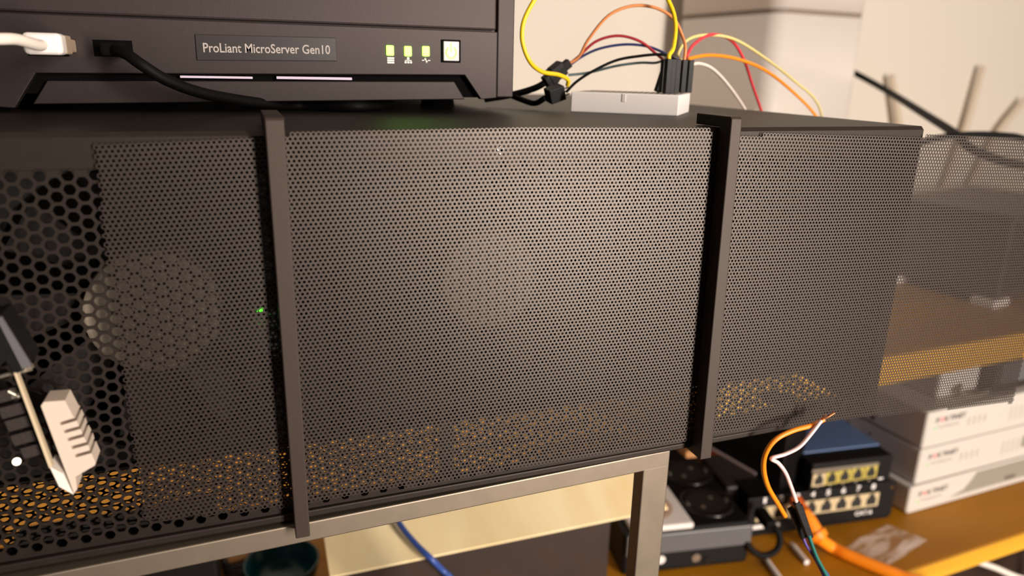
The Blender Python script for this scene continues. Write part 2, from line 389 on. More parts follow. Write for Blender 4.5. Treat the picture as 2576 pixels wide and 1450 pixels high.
# ------------------------------------------------------------------ fine mesh sheet clipped over the front
TX = [-36, 12.9, 80, 147, 162, 245, 300, 340]; TZ = [-2.6, -.4, .7, .2, -1.8, -3.0, -4.6, -5.6]
BX = [-39, 5.6, 155, 164, 246, 331, 340];      BZ = [-113.9, -117.2, -118.0, -117.2, -121.6, -127.2, -127.8]
P0 = 1.40; RZ = P0*math.sqrt(3)/2
xs = []; 
for j in range(-4, 104):
    for i in range(0, 268):
        x = -35.6+P0*i+(P0/2 if j % 2 else 0)
        sk = np.interp(x, [-36, 12.9, 80, 150, 245, 331], [-1.6, 0., .9, .3, -2.6, -5.6])
        z = -.9-RZ*j+sk
        if z > np.interp(x, TX, TZ)-.5 or z < np.interp(x, BX, BZ)+.5: continue
        if x < -35.0-.035*(-z) or x > 328.6: continue
        xs.append((x, z))
V, F = perforated(xs, hexring(P0/math.sqrt(3), phase=math.pi/6), ring(12, .43, math.pi/6), 0., .2)
def bow(x, z):
    t = np.clip((x-13)/139., 0, 1); b = np.sin(np.pi*t)*np.exp(-((z+2)/9.)**2)*-.5
    return b-.45+np.where(x < 6, -.0, 0)
V[:, 1] += -1.0+bow(V[:, 0], V[:, 2])
ms = np_obj('mesh_screen', V, F, mesh_m)
tag(ms, 'large black sheet of finely perforated mesh clipped across the case front', 'mesh screen')

# ------------------------------------------------------------------ the two clips
def clip(xa, xb, w0, w1, zt, zbm, arm, label):
    t = 4.0; y0, y1 = -8.0, -1.75
    k = MB()
    prof = [(y0, zbm), (y0, zt-.8), (y0+.8, zt), (arm, zt), (arm, zt-t+.2), (y1, zt-t+.2), (y1, zbm+3.4), (6, zbm+3.4), (6, zbm)]
    n = len(prof); L = []; R_ = []
    for y, z in prof:
        f = (zt-z)/(zt-zbm); xc = xa+(xb-xa)*f; w = (w0+(w1-w0)*f)/2
        L.append((xc-w, y, z)); R_.append((xc+w, y, z))
    k.add(L+R_, [tuple(range(n)), tuple(range(2*n-1, n-1, -1))]+[(i, i+n, (i+1) % n+n, (i+1) % n) for i in range(n)])
    o = obj('bracket_clip', k, clip_m, bevel=.35, seg=2)
    return tag(o, label, 'clip')
clip(8.6, 8.5, 5.0, 4.4, 4.2, -124.6, 25, 'left black clip bar holding the mesh under the server, in front of the crossbar')
clip(153.9, 156.2, 4.2, 5.0, 4.2, -122.6, 12.4, 'right black clip bar beside the breadboard with hooked top arm in dark profile')

# ------------------------------------------------------------------ steel stand below the case
st = thing('steel_stand', 'brushed steel stand carrying the black computer case', 'stand', (0, 0, -416), 2.25)
def stb(x0, x1, y0, y1, z0, z1): return MB().box(x0, x1, y0, y1, z0, z1)
obj('crossbar', stb(-172, 147.8, -2.6, 9.4, 285.6, 292.7), steel_m, st, bevel=.5, local=True)
obj('crossbar', stb(-172, 147.8, 270, 282, 285.6, 292.7), steel_m, st, bevel=.5, local=True)
obj('leg', stb(136.0, 147.8, -2.6, 4.0, 0, 286.5), steel_m, st, bevel=.5, local=True)
obj('leg', stb(136.0, 147.8, 272, 278, 0, 286.5), blk, st, bevel=.5, local=True, label='rear leg coloured black like steel in shadow')  # rear legs: black stands in for steel in shadow
obj('leg', stb(-172, -160.2, -2.6, 4.0, 0, 286.5), steel_m, st, bevel=.5, local=True)
obj('leg', stb(-172, -160.2, 272, 278, 0, 286.5), blk, st, bevel=.5, local=True, label='rear leg coloured black like steel in shadow')

# ------------------------------------------------------------------ pine-topped box under the case
pb = thing('wooden_box', 'dark brown box with a pale pine top under the case', 'box', (147, 256, -416))
def zl(y): return -301+(y-201.5)*.30        # the lid slopes up towards the back
k = MB(); k.hexa([(32,201.5,zl(201.5)-1.4),(284,201.5,zl(201.5)-1.4),(284,258,zl(258)-2),(32,258,zl(258)-2),(32,201.5,zl(201.5)),(284,201.5,zl(201.5)),(284,258,zl(258)),(32,258,zl(258))])
obj('top_board', k, pine_m, pb)
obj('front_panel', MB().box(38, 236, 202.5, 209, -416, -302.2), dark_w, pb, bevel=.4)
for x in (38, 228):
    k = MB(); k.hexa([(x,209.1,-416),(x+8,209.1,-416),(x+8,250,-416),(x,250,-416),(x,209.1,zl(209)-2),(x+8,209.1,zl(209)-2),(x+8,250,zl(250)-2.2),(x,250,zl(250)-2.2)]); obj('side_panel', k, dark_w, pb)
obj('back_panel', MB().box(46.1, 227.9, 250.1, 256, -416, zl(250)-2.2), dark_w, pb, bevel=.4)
bc = MB().tube([(76.35, 257.32, -276.00), (81.79, 227.51, -286.20), (88.98, 207.11, -291.60), (97.54, 192.82, -297.00), (105.38, 196.00, -309.35), (112.08, 192.00, -316.95), (122.24, 188.00, -338.51), (140,180,-411)], 2.1)
tag(obj('blue_cable', bc, bblue_w), 'thin blue cable draped over the pale pine box top', 'cable')
tag(obj('added_card_sheet', MB().box(-270, 470, 486, 610, -416, -414.6), mat('added_golden_card', (250, 178, 62), .6, vary=.06, vscale=20), bevel=.3), 'added golden card sheet brightening the desk behind the pine-topped box, glimpsed through the vents', 'card')  # sheet added to brighten the golden view through the vents
# things on the desk left of the box
tb = thing('teal_bowl', 'dark teal glazed bowl standing left of the pine-topped box', 'bowl', (4.31, 348.33, -416.00))
k = MB(); k.lathe((0,0,0), [(0,0),(18,0),(20,2),(28,14),(31,27),(30,27.9),(29,27),(26,14),(18,4),(0,3)], 48); obj('bowl_body', k, teal_m, tb, local=True)
k = MB(); k.lathe((0,0,0), [(31,27),(31.5,28.2),(30.4,29.2),(29.2,28.3),(29.3,27.2)], 48); obj('rim', k, teal_m, tb, local=True)
jp = thing('small_pot', 'small black pot with tan lid left of the teal bowl', 'pot', (-31.58, 379.24, -416.00))
k = MB(); k.lathe((0,0,0), [(0,0),(12,0),(13.5,2),(13.5,17),(12.5,18.4),(9.4,18.8),(9.2,17),(0,17)], 36); obj('pot_body', k, blk_g, jp, local=True)
k = MB(); k.lathe((0,0,17), [(0,0),(9,0),(9,3.4),(8.2,4.4),(0,4.5)], 32); obj('lid', k, tan_m, jp, local=True, label='tan lid')
bb = thing('black_box', 'low plain black box in the dark left of the small pot', 'box', (-120, 385, -416), 0)
k = MB(); k.box(-80, 74, -40, 36, 2, 58); obj('box_body', k, blk, bb, bevel=2, local=True)
for x in (-70, 64):
    for y in (-30, 26):
        k = MB(); k.cyl((x,y,0),(x,y,2.2),5); obj('foot', k, blk, bb, local=True)

# ------------------------------------------------------------------ small server on the case
sv = thing('server', 'black cube server with green lights standing on the computer case', 'server', (-8, 200, 0))
SX0, SX1, SY = -123.0, 107.4, 80.0
k = MB(); k.box(SX0, SX1, SY+2.2, SY+215, 6, 238); obj('server_body', k, server_m, sv, bevel=1.2)
k = MB(); k.box(SX0+.6, 99.6, SY-.2, SY+2.1, 32.2, 237); obj('upper_bezel', k, server_m, sv, bevel=.8)
fpoly = [(SX0+.4,6.0)]+[tuple((-70.47, 1.46)), tuple((-62.82, 12.90)), tuple((85.97, 14.79)), tuple((92.91, 5.40)), (99.6, 6.0), (99.6, 31.6), (SX0+.4, 31.6)]
k = MB(); k.prism(fpoly, SY-1.6, SY+2.1); obj('front_bezel', k, server_m, sv, bevel=.35)
ipoly = [tuple((-65.19, 2.78)), tuple((86.33, 5.36)), tuple((81.84, 12.27)), tuple((-59.90, 10.50))]
k = MB(); k.prism(ipoly, SY-1.0, SY+2.1); obj('lower_panel', k, server_m, sv, bevel=.35)
gpoly = [(SX0+3, 6.3), (98, 6.3), (92.5, 19.5), (SX0+3, 19.5)]
k = MB(); k.prism(gpoly, SY+1.6, SY+2.15); obj('handle_groove', k, server_d, sv, label='black recessed groove')
k = MB(); k.box(100.2, SX1, SY+.2, SY+2.1, 6.2, 237); obj('side_bezel', k, server_m, sv, bevel=.5)
k = MB(); k.box(103.2, 104.6, SY-.3, SY+.5, 45, 60); obj('latch', k, print_g, sv, label='small light metal latch')
for a, b in ((450, 640), (695, 886)):
    pass
p = [(-18.72, 12.89), (5.71, 12.04)]; k = MB(); k.box(p[0][0], p[1][0], SY-.9, SY+1.6, p[1][1], p[0][1]); obj('groove_reflection', k, reflect_m, sv, bevel=.2, label='pale lilac strip painting a reflection in the groove')
p = [(13.97, 13.16), (41.58, 12.16)]; k = MB(); k.box(p[0][0], p[1][0], SY-.9, SY+1.6, p[1][1], p[0][1]); obj('groove_reflection', k, reflect_m, sv, bevel=.2, label='pale lilac strip painting a reflection in the groove')
# badge with its lettering
q = [(-12.59, 18.14), (36.11, 18.99), (36.06, 27.32), (-12.41, 26.92)]
k = MB(); k.prism([tuple(a) for a in q], SY-2.1, SY-1.4); bd = obj('badge', k, badge_m, sv, bevel=.2, label='black name plate')
t0 = (-10.11, 21.01); t1 = (33.73, 21.48)
text('lettering', 'ProLiant MicroServer Gen10', 4.45, print_g, bd, (t0[0], SY-2.16, t0[1]), (t1[0]-t0[0], 0, t1[1]-t0[1]), (0,0,1), width=t1[0]-t0[0], bold=.012)
leds = [(56.21, 23.37), (63.14, 23.27), (70.19, 23.46)]
for x, z in leds:
    k = MB(); k.box(x-1.45, x+1.45, SY-2.3, SY-1.5, z-1.85, z+1.85); obj('status_light', k, led_m, sv, bevel=.5, seg=3, label='glowing green status light')
ics = [(56.42, 19.75), (63.23, 19.90), (70.31, 20.07)]
k = MB(); x, z = ics[0]
for d in (-.75, 0, .75): k.box(x-1.35, x+1.35, SY-1.75, SY-1.55, z+d*1.1-.32, z+d*1.1+.32)
obj('icon', k, print_w, sv, label='white stacked disks icon')
k = MB(); x, z = ics[1]
k.box(x-.45, x+.45, SY-1.75, SY-1.55, z+.3, z+1.2)
for d in (-1.05, 0, 1.05): k.box(x+d-.4, x+d+.4, SY-1.75, SY-1.55, z-1.1, z-.3)
k.box(x-1.3, x+1.3, SY-1.75, SY-1.55, z-.1, z+.15); obj('icon', k, print_w, sv, label='white network icon')
k = MB(); x, z = ics[2]
W = [(-1.5,0),(-.6,0),(-.3,1.1),(.15,-1.1),(.5,0),(1.5,0)]
for (a, b), (c, d) in zip(W, W[1:]): k.obox(((x+(a+c)/2), SY-1.65, z+(b+d)/2), (c-a, 0, d-b), (0,1,0), math.hypot(c-a, d-b)+.3, .34, .2)
obj('icon', k, print_w, sv, label='white heartbeat icon')
x, z = (80.25, 23.74)
k = MB(); k.box(x-4.0, x+4.0, SY-2.0, SY-1.5, z-4.3, z+4.3); bt = obj('power_button', k, server_d, sv, bevel=.3)
k = MB(); k.box(x-3.2, x+3.2, SY-2.7, SY-2.0, z-3.7, z+3.7); obj('button_cap', k, btn_m, bt, bevel=.6, seg=3, label='light grey cap')
k = MB(); pts = []
for i in range(17):
    t = math.radians(125+290*i/16); pts.append((x+2.0*math.cos(t), SY-2.72, z-.5+2.2*math.sin(t)))
k.tube(pts, .42, n=6, sub=1); k.box(x-.38, x+.38, SY-3.0, SY-2.6, z-.2, z+3.1)
obj('power_symbol', k, sym_m, bt, label='glowing green power symbol')
# usb sockets in the front
for u in ((-58.09, 21.12), (-38.59, 21.42)):
    k = MB(); k.box(u[0]-6, u[0]+6, SY-1.72, SY-1.5, u[1]-2.7, u[1]+2.7); obj('usb_socket', k, server_d, sv)
for x in (SX0+18, SX1-20):
    for y in (SY+48, SY+195):
        k = MB(); k.cyl((x, y, 0), (x, y, 6.1), 8, 7); obj('foot', k, server_d, sv)
# white usb plug and lead
up = thing('usb_lead', 'white USB lead plugged into the server front at top left', 'cable', (-55.39, 60.00, 22.07))
a = (-57.28, 24.89); b_ = (-47.13, 18.73)
k = MB(); k.box(a[0], b_[0], 42, 49, b_[1], a[1]); obj('plug_housing', k, white_m, up, bevel=1.4, seg=3)
k = MB(); k.box(a[0]+.6, b_[0]-.2, 49, 58, b_[1]+.3, a[1]-.3); k.box(a[0]+2, b_[0]-2.5, 58, 78.4, b_[1]+1, a[1]-1); obj('plug_shell', k, mat('warm_grey_shell', (170,150,128), .4), up, bevel=.6)
k = MB(); k.tube([(-52.22, 43.00, 21.48), (-52.42, 38.00, 21.27), (-53.32, 33.00, 21.78), (-55.16, 27.00, 22.51), (-57.63, 22.00, 22.40), (-63.12, 16.00, 21.88), (-73.56, 10.00, 17.73)], 1.55, n=14); obj('lead', k, white_c, up)
# black lead
bp = thing('black_lead', 'black lead drooping from the server front onto the case', 'cable', (-38.60, 78.00, 21.03))
k = MB(); k.obox((-37.56, 72.00, 21.10), (0,1,0), (0,0,1), 13, 7, 4.4); obj('plug_housing', k, server_d, bp, bevel=1, seg=2)
k = MB(); k.tube([(-36.80, 67.00, 20.92), (-32.61, 60.00, 19.60), (-28.26, 56.00, 16.52), (-21.36, 58.00, 11.68), (-12.34, 64.00, 7.78), (-1.12, 73.00, 5.09), (11.30, 82.00, 3.03), (23.56, 92.00, 1.98), (43.41, 79.69, 2.40), (59.42, 98.92, 2.40)], 1.9, n=12); obj('lead', k, blk_c, bp)

# ------------------------------------------------------------------ breadboard and jumper wires
br = thing('breadboard', 'small white breadboard on the case behind the right clip', 'breadboard', (137.6, 89.0, 0), -40)
k = MB(); k.box(0, 47, 0, 35, 0, 8.6); obj('board_body', k, mat('board_white', (248, 242, 240), .45), br, bevel=.5, local=True)
k = MB()
for i in range(17):
    for j in (0,1,2,3,4,6,7,8,9,10):
        x = 3.2+2.54*i; y = 4.8+2.54*j; k.box(x-.55, x+.55, y-.55, y+.55, 8.55, 8.66)
h = obj('contact_holes', k, port_d, br, local=True); h['kind'] = 'stuff'
k = MB(); k.box(1, 46, 16.2, 18.8, 8.55, 8.68); obj('centre_channel', k, fw_g, br, local=True)
k = MB(); k.box(22.8, 24.2, -.25, .2, 5, 8.3); obj('lug', k, white_m, br, local=True)
def wire(label, pts, r, m, cons=(), name='jumper_wire', group=None):
    o = tag(obj(name, MB().tube(pts, r, n=10, sub=8), m), label, 'wire', group)
    for (c, ax, L, w_) in cons:
        k = MB(); k.obox(c, ax, (0,1,0.3), L, w_, w_); q = obj('connector', k, blk, o, bevel=.2, label='black plug housing')
    return o
UP = (0, 0, 1)
def plug_at(p, L=14.0, tilt=(0, 0, 1)):
    p = Vector(p); t = Vector(tilt).normalized(); return (tuple(p+t*L/2), tuple(t), L, 2.5)
def onboard(x, y):
    a = math.radians(-40); return Vector((137.6+x*math.cos(a)-y*math.sin(a), 89.0+x*math.sin(a)+y*math.cos(a), 9.0))
c1 = onboard(40.6, 4.8); c2 = onboard(43.2, 12.4); c3 = onboard(44.6, 23); c4 = onboard(33.0, 27.7); c5 = onboard(44.6, 30.3); c6 = onboard(36.5, 20)
T = Vector((0,0,14))
lean = Vector((.35,.1,1)).normalized()
wire('thick yellow jumper wire looping high out of the picture', [(138.94, 96.00, 11.01), (137.93, 94.00, 13.60), (132.39, 92.00, 15.56), (123.68, 90.00, 16.76), (116.91, 88.00, 21.49), (113.60, 88.00, 30.92), (116.32, 88.00, 41.16), (128.21, 88.00, 56.35), (149.51, 88.00, 66.87), (169.72, 86.00, 60.97), (179.00, 82.00, 46.80), (179.97, 77.00, 37.69), (175.60, 70.00, 27.99), tuple(c1+T*1.12), tuple(c1+T*.98)], .95, yellow_w, [plug_at(c1)])
wire('orange-brown jumper wire, the highest full arch in view', [(144.83, 112.00, 19.73), (150.21, 110.00, 23.56), (152.76, 106.00, 31.06), (159.16, 100.00, 41.25), (168.70, 96.00, 45.61), (178.55, 92.00, 44.97), (185.72, 88.00, 40.39), (188.22, 84.00, 33.31), tuple(c3+T+Vector((0,0,5))), tuple(c3+T)], .7, brown_w, [plug_at(c3)])
wire('dark red jumper wire arching below the orange-brown one', [(145.31, 113.00, 19.03), (151.05, 111.00, 24.12), (157.30, 107.00, 30.53), (165.77, 102.00, 33.09), (174.47, 97.00, 30.83), (180.27, 92.00, 25.58), (181.83, 88.00, 23.02), tuple(c6+T*.95)], .65, dred_w, [plug_at(c6)])
wire('dark blue jumper wire arching just below the dark red one', [(146.17, 114.00, 18.68), (152.95, 112.00, 23.82), (160.02, 108.00, 27.49), (169.11, 102.00, 29.39), (177.15, 96.00, 28.83), (183.08, 92.00, 26.52), (184.99, 88.00, 24.47), tuple(c2+T)], .6, blue_w, [plug_at(c2)])
wire('black jumper wire rising from the small black module to the breadboard', [(138.74, 97.00, 8.06), (143.14, 96.00, 12.61), (149.77, 94.00, 17.20), (160.30, 92.00, 22.18), (171.07, 90.00, 24.31), (179.40, 87.00, 25.17), (183.37, 84.00, 24.41), tuple(c1+T+Vector((2.6,1.0,0.3)))], .65, blk_c, [plug_at(c1+Vector((2.6,1.0,0)))])
wire('grey-teal jumper wire, the lowest arch, ending in the leaning plug', [(146.25, 112.00, 15.32), (155.48, 110.00, 16.58), (167.76, 106.00, 19.89), (178.03, 102.00, 21.55), (184.14, 98.00, 21.69), tuple(c4+lean*15.5), tuple(c4+lean*14)], .6, teal_w, [plug_at(c4, 14, lean)])
wire('pale yellow jumper wire arching right past the appliance corner', [tuple(c3+T+Vector((-1.6,0,-.5))), (186.93, 84.00, 25.68), (193.81, 88.00, 31.91), (208.80, 95.00, 34.68), (230.99, 104.00, 33.50), (260.52, 116.00, 24.95), (295.24, 134.00, 14.08), (325.01, 150.00, 3.81), (341.52, 160.00, -8.53), (354.73, 172.00, -29.65), (330,230,-120), (360,300,-217)], .72, pale_y)
wire('pink-red jumper wire arching right and falling behind the case', [tuple(c5+T), (192.17, 86.00, 23.26), (198.46, 90.00, 30.03), (211.63, 96.00, 34.98), (230.17, 106.00, 33.16), (246.28, 116.00, 24.22), (262.30, 128.00, 11.67), (281.28, 142.00, -3.18), (295.07, 152.00, -17.15), (300,190,-120), (330,270,-217)], .78, red_w, [plug_at(c5)])
wire('bright orange jumper wire reaching low over the right end of the case', [tuple(c5+T+Vector((.5,-2,-.5))), (193.77, 85.00, 23.81), (209.98, 92.00, 25.65), (233.05, 102.00, 24.27), (261.39, 116.00, 19.01), (296.32, 134.00, 7.39), (327.30, 150.00, -5.94), (345.88, 160.00, -20.78), (320,215,-120), (345,285,-217)], .82, orange_w, [plug_at(c5+Vector((.5,-2.6,0)))])
wire('white jumper wire, the lowest arc right of the breadboard', [tuple(c5+Vector((2.2,1.5,11))), (193.45, 84.00, 20.71), (202.57, 90.00, 21.76), (217.58, 100.00, 19.12), (238.35, 114.00, 10.39), (261.85, 130.00, -2.48), (276.84, 140.00, -13.69), (295,185,-120), (345,262,-217)], .8, white_c)
# dark modules left of the breadboard
md = thing('sensor_module', 'larger black wired module leaning between the server and breadboard', 'module', (140.17, 112.00, 15.92))
ax = Vector((144.04, 112.00, 19.36))-Vector((134.72, 112.00, 12.29))
k = MB(); k.obox((139.76, 112.00, 16.27), ax, (0,1,.2), 9, 6.5, 5.2); k.obox((139.26, 112.00, 18.56), ax, (0,1,.2), 6, 3, 4); k.obox((137.08, 112.00, 13.21), ax, (0,1,.2), 6, 6, 4.5); obj('housing', k, blk, md, bevel=.4)
k = MB(); k.tube([(135.52, 112.00, 12.30), (130.26, 114.00, 9.15), (120.96, 118.00, 6.05), (109.92, 126.00, 3.46)], 1.5); obj('lead', k, blk_c, md)
k = MB(); k.obox((144.83, 112.00, 19.73), ax, (0,1,.2), 4, 4, 3); obj('plug', k, inner_m, md, bevel=.3)
m2 = thing('plug_module', 'smaller square black plug block lying by the breadboard left end', 'module', (133.78, 98.00, 7.28))
ax2 = Vector((139.11, 98.00, 9.75))-Vector((129.57, 98.00, 6.56))
k = MB(); k.obox((133.78, 98.00, 7.28), ax2, (0,1,.2), 7.6, 6.4, 6.4); obj('housing', k, blk, m2, bevel=.4)
k = MB()
for d in (-2, 0, 2): k.obox(Vector((139.17, 98.00, 8.37))+Vector((0,d*.3,d*.7)), ax2, (0,1,.2), 3, .6, .6)
obj('pins', k, pin_m, m2, label='bare metal pins')
k = MB(); k.tube([(129.23, 98.00, 5.52), (126.53, 104.00, 2.80), (122.74, 112.00, 4.17), (120.70, 120.00, 5.61)], 1.3); obj('lead', k, blk_c, m2)

# ------------------------------------------------------------------ white tower appliance behind
ay = 6.0; apc = (649.96, 600.00, 95.09)
ap = thing('tower_appliance', 'tall white tower appliance with a grey seam behind the jumper wires', 'appliance', (apc[0], apc[1], -220), ay)
def rrect(x0, x1, y0, y1, r, n=8):
    o = []
    for cx, cy, s in ((x1-r, y0+r, -90), (x1-r, y1-r, 0), (x0+r, y1-r, 90), (x0+r, y0+r, 180)):
        o += [(cx+r*math.cos(math.radians(s+90*i/n)), cy+r*math.sin(math.radians(s+90*i/n))) for i in range(n+1)]
    return o
W_, D_ = 165., 207.
def rprism(x0, x1, y0, y1, r, z0, z1):
    k = MB(); P = rrect(x0, x1, y0, y1, r); k.prismz(P, z0, z1)
    k.sm = set(range(2, len(k.f))); return k
zs = apc[2]+220
obj('lower_shell', rprism(0, W_, 0, D_, 22, 4, zs-3.2), appl_m, ap, local=True)
obj('seam', rprism(2.2, W_-2.2, 2.2, D_-2.2, 18, zs-3.3, zs+3.0), seam_m, ap, local=True, label='recessed grey seam band')
obj('upper_shell', rprism(0, W_, 0, D_, 22, zs+2.9, zs+110), appl_m, ap, local=True)
obj('base', rprism(6, W_-6, 6, D_-6, 16, 0, 4.1), seam_m, ap, local=True)

# ------------------------------------------------------------------ on the shelf, seen through the mesh
bx = thing('speaker_box', 'black box on white feet on the wall shelf behind the mesh', 'speaker', (751, 316, -220), 12)
top = 92.
k = MB(); k.box(0, 190, 0, 140, 9, 9+top); obj('cabinet_shell', k, blk_b, bx, bevel=2.5, local=True)
k = MB(); k.box(8, 182, -1.6, .2, 17, 1+top); obj('front_cloth', k, blk, bx, bevel=.5, local=True)
for x in (4, 158):
    for y in (3, 112):
        k = MB(); k.box(x-12, x+22, y-6, y+20, 0, 9.2); obj('foot', k, white_m, bx, bevel=1.5, local=True, label='white foot pad')
rt = thing('router', 'pale router with upright antennas on the wall shelf near the wall', 'router', (1160.47, 687.40, -220.00) if False else (1240, 760, -220), 3)
k = MB(); k.box(-150, 170, -20, 80, 0, 34); obj('router_body', k, fw_m, rt, bevel=4, seg=3, local=True)
for P_ in ([(1167.15, 842.00, -152.24), (1140.81, 842.00, -69.92), (1103.08, 842.00, 19.42)], [(1293.37, 855.00, -212.06), (1322.21, 855.00, -84.73), (1338.84, 855.00, 40.63)], [(1373.24, 860.00, -191.75), (1418.90, 860.00, -89.85), (1477.61, 860.00, -20.25)]):
    k = MB(); k.tube(P_, 5.2 if P_[0][2] > -115 and P_[2][0] < 1100 else 8.0, n=12, sub=6, r1=4.2 if P_[2][0] < 1100 else 5.5); obj('antenna', k, ant_m, rt)
tag(obj('black_cable', MB().tube([(827.83, 720.00, 45.51), (881.78, 700.00, 21.47), (845.87, 600.00, -1.09), (745.14, 440.00, -24.13), (684.85, 350.00, -36.17), (660.81, 310.00, -46.48), (693.95, 300.00, -58.53), (737.35, 290.00, -65.97), (850.35, 290.00, -87.28), (880,290,-180), (900,300,-215)], 4.4), blk_c), 'thick black cable running down from behind the white appliance', 'cable')
tag(obj('black_cable', MB().tube([(500,292,-216), (520,300,-160), (543.08, 300.00, -53.62), (571.32, 290.00, -39.55), (586.79, 280.00, -33.18), (607.40, 270.00, -30.05), (636.16, 262.00, -30.30), (664.22, 256.00, -34.58), (753.34, 250.00, -59.28), (800,300,-190), (830,310,-217)], 3.0), blk_c), 'black cable arching along the top edge of the mesh at far right', 'cable')

# ------------------------------------------------------------------ firewall boxes
FD = (math.cos(math.radians(2.8)), math.sin(math.radians(2.8)), 0)
def firewall(label, x, y, z, h, vents, style):
    f = thing('firewall_box', label, 'network box', (x, y, z), 2.8, 'white network boxes stacked on the desk')
    k = MB(); k.box(0, 212, 0, 145, .8, h); obj('shell', k, fw_m, f, bevel=1.4, local=True)
    for a in (14, 198):
        for b in (14, 130):
            k = MB(); k.cyl((a, b, 0), (a, b, 1.0), 5); obj('foot', k, blk, f, local=True)
    k = MB(); k.box(-.35, .3, 1.6, 143, 2.6, h-1.4); obj('side_plate', k, fw_lift, f, local=True, label='vented side, coloured paler to lift its shade')
    if vents:
        k = MB()
        for i in range(5):
            for b in (62, 92): k.cyl((-.5, b, 7+i*5.4), (.2, b, 7+i*5.4), 1.7 if i else 2.6, n=10)
        o = obj('vent_holes', k, port_d, f, local=True)
    INVw = f
    # print on the front, local frame
    def T(name, s, x0, z0, hgt, wid, m): 
        o = text(name, s, hgt*1.38, m, f, (0,0,0), (1,0,0), (0,0,1), width=wid, bold=.03)
        M = np.array(INV[f.name]); me = o.data; n_ = len(me.vertices); co = np.empty(n_*3); me.vertices.foreach_get('co', co); co = co.reshape(-1,3)
        co = (co-M[:3, 3])@M[:3, :3]           # back to raw mm*S
        co = co+np.array([x0, -.12, z0])*S; me.vertices.foreach_set('co', co.ravel()); me.update(); return o
    lw = 44.0
    T('logo', 'F', 13, h-13, 5.2, lw*.10, drk_p); T('logo', 'O', 13+lw*.13, h-13, 5.2, lw*.13, red_p); T('logo', 'R', 13+lw*.285, h-13, 5.2, lw*.12, drk_p); T('logo', 'TINET', 13+lw*.43, h-13, 5.2, lw*.55, drk_p)
    T('model_line', 'FortiGate-60', 18, h-20, 3.2, 30, print_g)
    k = MB(); k.box(12.2, 15.0, -.25, .2, h-21, h-18); obj('mark', k, green_p, f, local=True, label='small green square')
    if style == 'swoosh':
        sw = [(62, 6.5), (212, 6.5), (212, h-1.5)]+[(212-(212-98)*i/8, h-1.5-.0) for i in range(1, 9)]+[(98-14*i/4-2*i, h-1.5-(h-8)*(i/4)**.8) for i in range(1, 4)]
        k = MB(); k.prism(sw, -.22, .3); obj('front_swoosh', k, fw_g, f, local=True, label='grey curved front panel')
        for i in range(4):
            k = MB(); k.box(148+4.4*i, 150.6+4.4*i, -.3, .2, 9, 13.5); obj('indicator', k, drk_p, f, local=True)
        k = MB(); k.prism([(1.5, 1), (210, 1), (210, 5), (1.5, 5)], -.3, .3); obj('base_strip', k, fw_m, f, local=True)
    else:
        for i in range(4): 
            k = MB(); k.box(62+8*i, 64.2+8*i, -.2, .2, h-24, h-15); obj('indicator', k, print_g, f, local=True)
        for i in range(4):
            k = MB(); k.box(128+8*i, 129.6+8*i, -.2, .2, h-30, h-14); obj('indicator', k, print_g, f, local=True)
        k = MB(); k.box(159, 176, -.2, .2, h-27, h-13); obj('indicator_panel', k, fw_g, f, local=True)
    return f
firewall('white network box with grey curved panel, bottom of the stack on the desk', 616.8, 265.0, -416, 31.0, False, 'swoosh')
firewall('white network box in the middle of the stack, red and dark logo on front', 623.5, 267.5, -385, 40.6, True, 'leds')
firewall('white network box at the top of the stack, cut off by the mesh edge', 624.0, 268.0, -344.4, 41.0, True, 'leds')
k = MB().box(0,0,0,0,0,0) if False else MB()
wa = thing('wall_adapter', 'small white adapter lying on the network box stack under the mesh corner', 'adapter', (660, 290, -303.4), 4)
k = MB(); k.box(0, 62, 0, 50, 0, 34); obj('adapter_body', k, white_m, wa, bevel=4, seg=3, local=True)
k = MB(); k.tube([(31, -1, 12), (20, -8, 8), (36, -14, 4), (60, -10, 3), (90, -2, 3)], 2.2); obj('adapter_lead', k, fw_g, wa, local=True)
da = thing('dark_adapter', 'dark grey power brick beside the white adapter on the stack', 'adapter', (728, 282, -303.4), 4)
k = MB(); k.box(0, 60, 0, 60, 0, 44); obj('brick_body', k, blk_b, da, bevel=3, local=True)
k = MB(); k.box(8, 52, -.4, .2, 10, 34); obj('brick_label', k, grey_p, da, local=True)

# ------------------------------------------------------------------ patch panel and switch
def rj(parent, x, z, w_, h_, frame, y=0.):      # socket seen from the front: cream frame around a dark keyhole
    k = MB(); k.box(x-w_/2, x+w_/2, y-.9, y+.1, z-h_/2, z+h_/2); f = obj('port', k, frame, parent, bevel=.2, local=True)
    a = w_*.33; b = w_*.17; hz = h_
    k = MB(); k.prism([(x-a, z-hz*.36), (x+a, z-hz*.36), (x+a, z+hz*.1), (x+b, z+hz*.26), (x+b, z+hz*.46), (x-b, z+hz*.46), (x-b, z+hz*.26), (x-a, z+hz*.1)], y-1.05, y-.85)
    obj('opening', k, port_d, f, local=True)
    return f
pp = thing('patch_panel', 'black eight-port patch panel with white numbers, below the blue switch', 'patch panel', (436.2, 283.7, -416), -6.2)
k = MB(); k.prism([(-6,1),(3,0),(158,0),(161.5,4),(161,40),(157,42.8),(-6,42.8)], 0, 3); obj('face_plate', k, blk, pp, bevel=.6, local=True)
k = MB(); k.box(0, 156, 3.1, 36, 1, 41); obj('panel_body', k, blk, pp, local=True)
